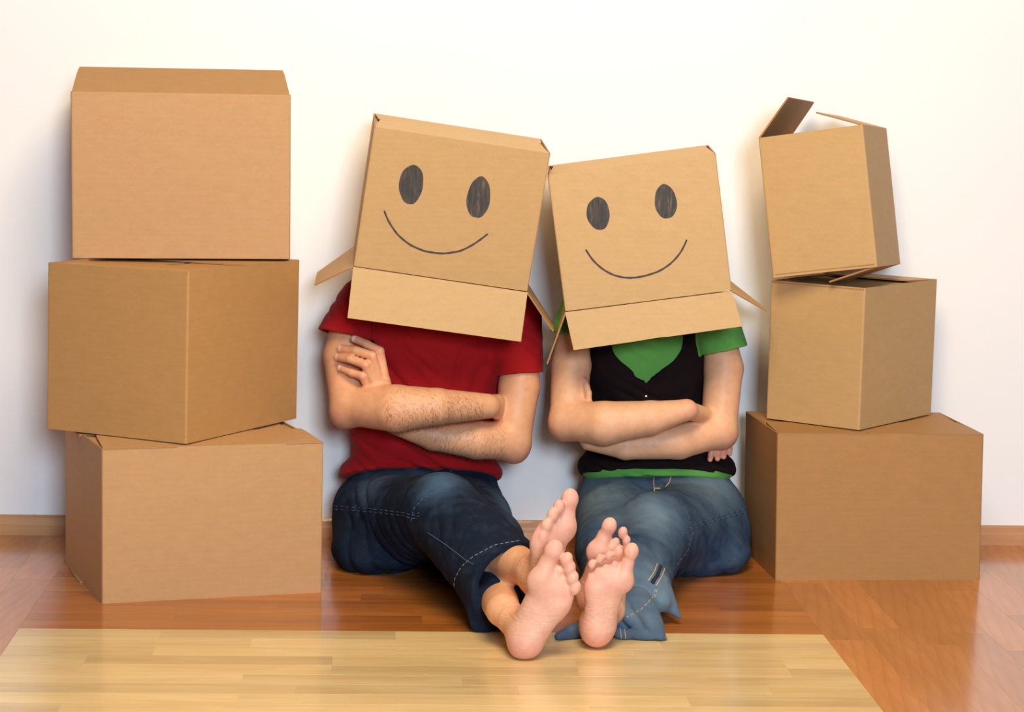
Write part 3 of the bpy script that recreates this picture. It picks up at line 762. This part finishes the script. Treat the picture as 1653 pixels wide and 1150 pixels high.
# --- jeans
kneeR, kneeL = A(714, 828, -.57), A(786, 880, -.57)
hemA = A(824, 944, -.885); hemB = A(808, 992, -.90)
def leg_end(k, hm, rk, rh, hol, n=None, s=1., tilt=None):
    ax = nrm(hm-k) if tilt is None else nrm(tilt); d_ = nrm(hm-k)
    return ('g', [('u', cone(k, hm+d_*.06, rk, rh, n, s), 0), ('x', pln(hm, ax), .003), ('s', cone(hm-d_*.09, hm+d_*.06, hol*.75, hol, n, s), .002)])
jeansM = [('u', ell(A(678, 812, -.13), (.192, .128, .100)), 0), ('u', ell(A(690, 762, -.12), (.165, .108, .052)), .03),
    ('u', cone(A(618, 848, -.19), kneeR, .116, .080), .05), ('u', cone(A(745, 838, -.19), kneeL, .105, .078), .03),
    ('u', ell(A(600, 885, -.30), (.09, .12, .06)), .04),
    ('u', leg_end(kneeL, hemB, .076, .062, .052), .02),
    ('u', leg_end(kneeR, hemA, .082, .090, .080, tilt=(.55, -1., -.15)), .02),
    ('u', cone(hemA+np.array([-.045, .03, -.055]), hemA+np.array([-.050, -.005, -.086]), .022, .008), .02),
    ('x', FLOORP, 0)]
fj = folds([(A(650, 900, -.4), (.5, -1, .6), .05, .006, .09, 0.), (kneeR+np.array([-.02, .06, -.06]), (.3, -1, .5), .035, .008, .07, 1.), (A(760, 870, -.72), (.2, -1, .9), .05, .005, .07, .3), (A(700, 800, -.5), (1, -.2, .4), .04, .005, .05, 2.), (A(740, 770, -.3), (.9, 0, .5), .04, .004, .06, 0.),
    (A(780, 905, -.75), (.4, -1, -.2), .045, .004, .09, .5), (A(810, 800, -.3), (.8, -.3, .5), .05, .005, .08, 1.), (A(590, 800, -.3), (.5, -.3, 1), .05, .0035, .08, 1.),
    (A(600, 905, -.35), (1, -.4, .3), .045, .005, .08, 1.), (A(800, 985, -.8), (.3, -1, .2), .03, .004, .06, 1.)])
def fade(spots, basev=.12):
    def fn(V):
        f = np.full(len(V), basev)+.07*hash_noise(V, 40.)+.05*hash_noise(V, 95., 3.)
        for p, r, a in spots:
            r = np.array(r if isinstance(r, (tuple, list)) else (r,)*3); f = f+a*np.exp(-(((V-np.array(p))/r)**2).sum(-1))
        f = np.clip(f, 0, 1); return np.stack([f, f, f, np.ones(len(V))], -1)
    return fn
fdM = fade([(A(625, 785, -.30), (.10, .10, .035), .50), (A(712, 785, -.60), (.045, .08, .05), .60), (A(825, 815, -.42), (.035, .2, .07), .60)], -.02)
jeM, VJ, QJ = surf('jeans', jeansM, (-.56, -1.0, -.01), (.16, .01, .34), .0032, DEN1, man, disp=fj, color=fdM)
bJ = bvh_of(VJ, QJ)
for off in (0, 5): seam('side_seam', [(536, 817+off), (600, 822+off), (650, 828+off), (668, 833+off), (680, 826+off)], [bJ], .0008, THREADB, jeM, dash=(2, 1))
seam('knee_seam', [(664, 842), (668, 822), (682, 806), (700, 795)], [bJ], .0010, THREADB, jeM, dash=(2, 1))
seam('inner_seam', [(690, 860), (720, 880), (752, 905), (765, 912)], [bJ], .0010, THREADB, jeM)
seam('hem_seam', [(732, 960), (734, 935), (745, 915), (765, 898), (800, 880), (845, 872)], [bJ], .0009, THREAD, jeM, dash=(2, 1), jump=.06)
seam('fly_seam', [(702, 745), (702, 755), (703, 768)], [bJ], .0012, THREAD, jeM)
seam('fly_seam', [(728, 750), (729, 772)], [bJ], .0008, THREADB, jeM)
def band(name, outline_pts, bv, mat, parent, w=.004):
    pass
# nails
for ch, r_ in fing:
    p, q = ch[-1], ch[-2]; d = nrm(p-q); n_ = nrm(np.array([-.25, -1, .1])-d*np.dot(np.array([-.25, -1, .1]), d)); s_ = np.cross(d, n_)
    V = []; 
    for a in range(5):
        for b in range(5):
            u = (a/4-.5); v_ = (b/4-.5); rr = r_*.86
            V.append(p+d*(v_*.0105+.0005)+s_*(math.sin(u*1.7)*rr)+n_*(math.cos(u*1.7)*rr+.0006-max(0, v_-.2)*.004))
    mesh('fingernail', V, [(a*5+b, a*5+b+1, a*5+b+6, a*5+b+5) for a in range(4) for b in range(4)], NAILM, bodyM, True)
# arm hair: short curved strands rooted on both forearms
def arm_hair(V, Q, segs, n, parent):
    c = V[Q].mean(1); nn = np.cross(V[Q[:, 2]]-V[Q[:, 0]], V[Q[:, 3]]-V[Q[:, 1]]); nn /= np.linalg.norm(nn, axis=1)[:, None]+1e-12
    Vs = []; Fs = []
    for a, b, rad, cnt in segs:
        ab = b-a; t = ((c-a)@ab)/(ab@ab); dd = np.linalg.norm(c-a-np.clip(t, 0, 1)[:, None]*ab, axis=1)
        ok = np.nonzero((t > 0) & (t < 1) & (dd < rad) & (nn[:, 1] < .2))[0]
        if len(ok) == 0: continue
        for i in rng.choice(ok, cnt):
            p = c[i]+rng.normal(0, .001, 3)*0; g_ = nrm(ab)*rng.uniform(.1, .5)+np.array([0, 0, -1.])*rng.uniform(.4, 1.)+nn[i]*.35+rng.normal(0, .25, 3)
            g_ = nrm(g_); L = rng.uniform(.006, .013); s_ = nrm(np.cross(g_, nn[i]+1e-3))*.00016
            q1 = p+g_*L*.5; q2 = p+g_*L*.9+np.array([0, 0, -L*.15])-nn[i]*L*.2
            k = len(Vs); Vs += [p-s_, p+s_, q1+s_*.8, q1-s_*.8, q2]; Fs += [(k, k+1, k+2, k+3), (k+3, k+2, k+4)]
    o = mesh('arm_hair', Vs, Fs, AHAIR, parent); o['kind'] = 'stuff'; return o
arm_hair(VM, QM, [(A(620, 660, -.34), A(780, 655, -.34), .07, 1500), (A(810, 715, -.235), A(670, 704, -.275), .06, 900)], 0, bodyM)
hairM, _, _ = surf('hair', [('u', ell(hT(0, -.02, .045), np.array([.08, .095, .08])*.92, hR), 0), ('s', ell(hT(0, .10, -.02), np.array([.09, .09, .09])*.92, hR), .01), ('s', ell(hT(0, .0, -.09), np.array([.12, .12, .08])*.92, hR), .01)],
    (hc-.13).tolist(), (hc+.15).tolist(), .005, HAIRM, man)

# =================================================================== the woman
wom = thing('person', (.29, -.15, 0), 'barefoot person in a green t-shirt, dark vest and jeans sitting with folded arms', 'person')
WRsh, WRel = A(925, 530, -.16), A(917, 680, -.25); WLsh, WLel = A(1160, 535, -.16), A(1160, 694, -.225)
toesW = [(.027, .203, .0145), (.001, .198, .0098), (-.015, .188, .0082), (-.0305, .178, .0082), (-.043, .164, .0082)]
toesD = [(.013, .190, .0150), (-.0155, .186, .0098), (-.027, .173, .0084), (-.032, .158, .0080), (-.036, .144, .0078)]
footC, solC = foot(A(961, 1052, -1.035)+np.array([0, 0, .002]), (.196, .02, .98), (1, 0, 0), .213, 1.04, A(985, 985, -.92), .028, toes=toesW)
footD, solD = foot(A(951, 1000, -.955), (.25, -.06, .97), (-1, 0, 0), .200, 1.0, A(985, 950, -.86), .027, toes=toesD)
hcw = fW(0, 0, .135); hupw = nrm(fW(0, 0, 1)-fW(0, 0, 0)); hfww = nrm(fW(0, -1, 0)-fW(0, 0, 0))
hpw, hTw, hRw = head_prims(hcw, hupw, hfww, .88)
wWR = A(1108, 662, -.318); wWL = A(952, 712, -.262)
mcw = [A(950, 655, -.262), A(944, 655, -.255), A(938, 656, -.25), A(931, 658, -.245)]
fw_ = [([mcw[0], A(950, 635, -.262), A(947, 624, -.25), A(943, 615, -.238)], .0080), ([mcw[1], A(944, 634, -.25), A(940, 622, -.235), A(936, 616, -.22)], .0080),
       ([mcw[2], A(937, 636, -.235), A(932, 624, -.215), A(930, 620, -.20)], .0078), ([mcw[3], A(931, 640, -.23), A(927, 630, -.21), A(925, 625, -.195)], .0070)]
wom_skin = [('u', cone(A(960, 530, -.12), A(1135, 535, -.12), .033, .033), 0), ('u', cone(A(1045, 540, -.12), A(1055, 790, -.13), .075, .085), .03),
    ('u', cone(A(1045, 520, -.12), hcw-hupw*.06, .043, .043), .03), ('u', ('g', hpw), .02),
    ('u', cone(WRsh, A(922, 590, -.185), .036, .0455), .02), ('u', cone(A(922, 590, -.185), WRel, .0455, .041), .006),
    ('u', ell(A(909, 690, -.242), (.025, .031, .028)), .022),
    ('u', cone(WRel, A(975, 684, -.300), .0425, .0500), .012), ('u', cone(A(975, 684, -.300), A(1050, 675, -.322), .0500, .0385), .006),
    ('u', cone(A(1050, 675, -.322), wWR, .0385, .0235), .006),
    ('u', cone(WLsh, A(1168, 595, -.18), .036, .046), .02), ('u', cone(A(1168, 595, -.18), WLel, .045, .041), .006),
    ('u', ell(A(1170, 704, -.215), (.025, .030, .027)), .022),
    ('u', cone(WLel, A(1095, 712, -.255), .041, .0420), .012), ('u', cone(A(1095, 712, -.255), A(1010, 720, -.270), .0420, .0315), .006),
    ('u', cone(A(1010, 720, -.270), wWL, .0315, .0225), .006),
    ('u', cone(A(995, 835, -.19), A(985, 882, -.52), .07, .045), .03), ('u', cone(A(1120, 840, -.19), A(1058, 875, -.50), .07, .035), .03),
    ('u', cone(A(985, 882, -.52), A(985, 985, -.92), .045, .030), .02), ('u', cone(A(1058, 875, -.50), A(985, 950, -.86), .030, .028), .02)]
wom_skin += footD
wom_skin += [('u', ('g', footC), .004)]
wom_skin += [('u', ('g', hand_prims(wWL, mcw, fw_, thumb=[A(965, 690, -.25), A(968, 670, -.245), A(962, 655, -.24)])), .006)]
mc2 = [A(1150, 690, -.20), A(1158, 695, -.195), A(1166, 695, -.19), A(1172, 690, -.18)]
fw2 = [([mc2[0], A(1150, 715, -.205), A(1148, 733, -.215), A(1146, 742, -.222)], .0080), ([mc2[1], A(1159, 715, -.20), A(1159, 732, -.21), A(1158, 741, -.218)], .0080),
       ([mc2[2], A(1168, 714, -.195), A(1169, 728, -.205), A(1168, 738, -.213)], .0078), ([mc2[3], A(1176, 710, -.19), A(1178, 724, -.2), A(1178, 733, -.207)], .0070)]
wom_skin += [('u', ('g', [('u', cone(wWR, A(1140, 672, -.235), .021, .020), 0)]+hand_prims(A(1138, 672, -.235), mc2, fw2)), .01), ('x', FLOORP, 0)]
pinksW = [(A(905, 700, -.27), .035, .35), (A(1176, 716, -.24), .03, .4), (A(1118, 660, -.33), .03, .25)]+[(f_[0][-1], .02, .6) for f_ in fw_+fw2]
bodyW, VWb, QWb = surf('body', wom_skin, (-.02, -1.12, -.01), (.56, .01, .95), .0028, SKIN, wom, color=skin_color(SK['woman'], pinksW, [solC, solD]))
# --- green t-shirt
ws1, wc1 = sleeve(A(940, 505, -.13), A(922, 560, -.175), .054, .0565, A(922, 541, -.165), (-.15, -.1, -1.), .0500, .02)
ws2, wc2 = sleeve(A(1150, 505, -.13), A(1172, 585, -.185), .0545, .0595, A(1172, 565, -.175), (.22, -.12, -1.), .0520, .022)
torsoW = [('u', ell(A(1043, 590, -.12), (.142, .098, .13)), 0), ('u', ell(A(1002, 600, -.18), (.052, .050, .055)), .04), ('u', ell(A(1086, 600, -.18), (.052, .050, .055)), .04),
    ('u', ell(A(1050, 680, -.12), (.140, .092, .12)), .05), ('u', ell(A(1060, 755, -.125), (.182, .112, .065)), .05),
    ('u', cone(A(945, 512, -.12), A(1145, 515, -.12), .048, .048), .04), ('u', cone(A(1043, 500, -.12), A(1040, 470, -.12), .05, .05), .03)]
gsh = torsoW+[('u', ws1, .015), ('u', ws2, .015), ('s', wc1, 0), ('s', wc2, 0),
    ('x', ('g', [('u', hem_plane(A(1060, 768, -.24), A(930, 781, -.12)), 0)]), .003)]
fgs = folds([(A(1060, 765, -.22), (.1, 0, 1), .02, .0015, .1, 0.), (A(1165, 540, -.2), (.4, 0, 1), .03, .002, .04, 0.), (A(1043, 570, -.2), (.3, 0, 1), .03, .002, .04, 0.)])
shW, VG, QG = surf('t_shirt', gsh, (.0, -.32, .08), (.56, .01, .74), .0030, GREEN, wom, disp=fgs)
# --- dark vest over it
def grow(L, e):
    o = []
    for op, pr, k in L:
        if pr[0] == 'c': pr = ('c', pr[1], pr[2], pr[3]+e, pr[4]+e, pr[5], pr[6])
        elif pr[0] == 'e': pr = ('e', pr[1], pr[2]+e, pr[3])
        o.append((op, pr, k))
    return o
nk0 = A(1044, 540, -.22)
vest = grow(torsoW[:6], .0045)+[('s', cone(A(1044, 545, -.32), A(1044, 545, -.16), .083, .083, (0, 0, 1.), .95), .004), ('s', cone(A(1043, 590, -.32), A(1043, 590, -.16), .022, .022), .03),
    ('s', cone(A(1043, 610, -.32), A(1043, 620, -.17), .0035, .0035, (0, 0, 1), 1.), .0),
    ('s', cone(A(925, 530, -.4), A(925, 530, .1), .052, .052), .01), ('s', cone(A(1165, 530, -.4), A(1165, 530, .1), .052, .052), .01),
    ('x', hem_plane(A(1060, 756, -.245), A(930, 768, -.12)), .003), ('x', pln((0, -.012, 0), (0, 1, 0)), 0)]
fv = folds([(A(1043, 630, -.22), (1, 0, 0), .012, .0012, .035, 0.), (A(1170, 745, -.2), (.2, 0, 1), .022, .005, .05, 0.), (A(960, 740, -.2), (.3, 0, 1), .025, .004, .05, 0.), (A(1043, 640, -.2), (.2, 0, 1), .03, .002, .1, 1.)])
veW, VV, QV = surf('vest', vest, (.0, -.32, .10), (.56, .01, .62), .0030, BLACKC, wom, disp=fv)
bV = bvh_of(VV, QV)
for px, py in ((1043, 640), (1035, 602)):
    h_ = hit([bV], px, py)
    if h_: 
        V, Fc = [], []; c_ = h_[0]; n_ = h_[1]; x_ = nrm(np.cross(n_, (0, 0, 1))); y_ = np.cross(n_, x_); R0 = .0033 if py == 640 else .0016
        for j, (rr, hh) in enumerate([(1., 0.), (1., .3), (.75, .55), (.35, .5)]):
            for k in range(12): a = k*math.pi/6; V.append(c_+(x_*math.cos(a)+y_*math.sin(a))*R0*rr+n_*R0*hh)
        for j in range(3):
            for k in range(12): Fc.append((j*12+k, j*12+(k+1) % 12, (j+1)*12+(k+1) % 12, (j+1)*12+k))
        Fc.append(tuple(36+k for k in range(12))); mesh('button', V, Fc, BRASS, veW, True)
# --- jeans
kW1, kW2 = A(1058, 862, -.49), A(987, 888, -.52)
hW1 = A(1046, 950, -.80); hW2 = A(990, 1000, -.90)
def flare(k, hm, rk, rh, hol, n, s, hemn):
    d_ = nrm(hm-k)
    return ('g', [('u', cone(k, hm+d_*.05, rk, rh, n, s), 0), ('x', pln(hm, hemn), .003), ('s', cone(hm-d_*.06, hm+d_*.05, hol*.8, hol, n, s), .002)])
jeansW = [('u', ell(A(1062, 812, -.125), (.188, .12, .098)), 0), ('u', ell(A(1055, 775, -.12), (.165, .105, .045)), .03),
    ('u', cone(A(1130, 856, -.18), kW1, .118, .086), .05), ('u', cone(A(1000, 838, -.18), kW2, .102, .078), .03),
    ('u', ell(A(1140, 890, -.28), (.10, .12, .055)), .04),
    ('u', cone(kW2, A(990, 950, -.72), .07, .064), .02),
    ('u', cone(kW1, A(1038, 925, -.68), .080, .062), .02), ('u', cone(kW1, A(1012, 928, -.76), .074, .050), .02),
    ('u', cone(A(1035, 915, -.66), A(1040, 950, -.78), .060, .052, (.3, .2, .9), .8), .012), ('u', cone(A(1040, 900, -.66), A(1056, 940, -.77), .040, .030), .012),
    ('u', cone(A(1040, 945, -.77), A(1066, 972, -.82), .046, .022), .012), ('u', cone(A(1060, 955, -.79), A(1098, 998, -.82), .034, .003), .012),
    ('u', cone(A(1000, 955, -.72), A(1010, 990, -.86), .062, .052, (0, .2, 1.), .85), .012),
    ('u', cone(A(1020, 985, -.86), A(1050, 1012, -.92), .046, .024), .012), ('u', cone(A(1035, 1000, -.89), A(1075, 1033, -.945), .036, .003), .012),
    ('u', cone(A(1000, 1024, -.93), A(1066, 1030, -.945), .013, .008), .006), ('u', cone(A(960, 1010, -.90), A(902, 1028, -.95), .026, .009), .015),
    ('x', FLOORP, 0)]
fjw = folds([(A(1050, 940, -.75), (.8, -.3, .8), .032, .006, .06, 0.), (A(1030, 990, -.88), (.8, -.3, .9), .034, .006, .06, 1.), (A(1010, 810, -.3), (1, 0, .9), .04, .003, .07, 1.),
    (A(1050, 810, -.45), (.35, -.2, 1), .035, .004, .05, 1.5), (A(1150, 880, -.3), (.5, .4, 1), .05, .004, .08, 0.), (A(1090, 920, -.4), (1, .6, .2), .04, .004, .07, 0.), (A(1075, 785, -.25), (.8, 0, 1), .04, .004, .05, 0.)])
fdW = fade([(A(960, 800, -.3), (.07, .2, .06), .55), (A(1150, 785, -.25), (.08, .15, .05), .55), (A(1055, 835, -.56), (.05, .10, .045), .60), (A(1000, 1000, -.88), (.16, .10, .06), .42), (A(1060, 950, -.80), (.07, .08, .08), .42)], .10)
jeW, VK, QK = surf('jeans', jeansW, (-.02, -1.0, -.01), (.62, .01, .34), .0032, DEN2, wom, disp=fjw, color=fdW)
bK = bvh_of(VK, QK)
for off in (0, 5): seam('side_seam', [(1213, 820+off), (1170, 832+off), (1135, 842+off), (1115, 852+off), (1100, 862+off)], [bK], .0009, THREADB, jeW, dash=(2, 1))
seam('knee_seam', [(1075, 795), (1098, 810), (1112, 835), (1118, 862), (1110, 890), (1090, 915)], [bK], .0009, THREADB, jeW, dash=(2, 1), jump=.05)
seam('fly_seam', [(1056, 766), (1055, 780), (1057, 798)], [bK], .0012, THREADO, jeW)
seam('fly_seam', [(1056, 789), (1068, 789)], [bK], .0014, THREADO, jeW, step=2)
seam('fly_seam', [(1084, 768), (1080, 780), (1066, 796)], [bK], .0012, THREADO, jeW)
seam('cuff_band', [(1067, 914), (1062, 928), (1052, 943)], [bK], .0060, NT('dark_blue_band').fin(lin(22, 34, 58), .9), jeW, step=2, lift=-.55)
for ox, oy in ((-6, -4), (6, 4)): seam('hem_seam', [(1067+ox, 914+oy), (1062+ox, 928+oy), (1052+ox, 943+oy)], [bK], .0013, THREADO, jeW, step=2, lift=.5)
for o_ in (0, 6): seam('hem_seam', [(1058+o_*.5, 952), (1052+o_*.5, 967+o_*.3), (1034+o_*.3, 985+o_*.8), (1011, 997+o_), (1003, 1001+o_)], [bK], .0009, THREADO, jeW, dash=(2, 1), jump=.05)
for o_ in (0, 7): seam('hem_seam', [(1001+o_, 1014), (1003+o_, 1032)], [bK], .0009, THREADO, jeW, step=2)
hairW, _, _ = surf('hair', [('u', ell(hTw(0, -.02, .045), np.array([.082, .098, .085])*.88, hRw), 0), ('u', cone(hTw(0, -.06, 0), hTw(0, -.08, -.10), .05, .03), .02), ('s', ell(hTw(0, .10, -.02), np.array([.09, .09, .09])*.88, hRw), .01)],
    (hcw-.15).tolist(), (hcw+.15).tolist(), .005, HAIRM, wom)
for T_, R_, b_, s_ in ((hT, hR, man, .92), (hTw, hRw, wom, .88)):
    for q in (-1, 1):
        V, Fc = [], []; c_ = T_(q*.032, .076, .004)
        for j in range(1, 8):
            for k in range(12): a, p = k*math.pi/6, j*math.pi/8; V.append(c_+.0115*s_*np.array([math.cos(a)*math.sin(p), math.sin(a)*math.sin(p), math.cos(p)]))
        for j in range(6):
            for k in range(12): Fc.append((j*12+k, (j+1)*12+k, (j+1)*12+(k+1) % 12, j*12+(k+1) % 12))
        Fc += [tuple(range(11, -1, -1))[::-1], tuple(72+k for k in range(12))[::-1]]
        mesh('eye', V, Fc, EYEW, b_, True)
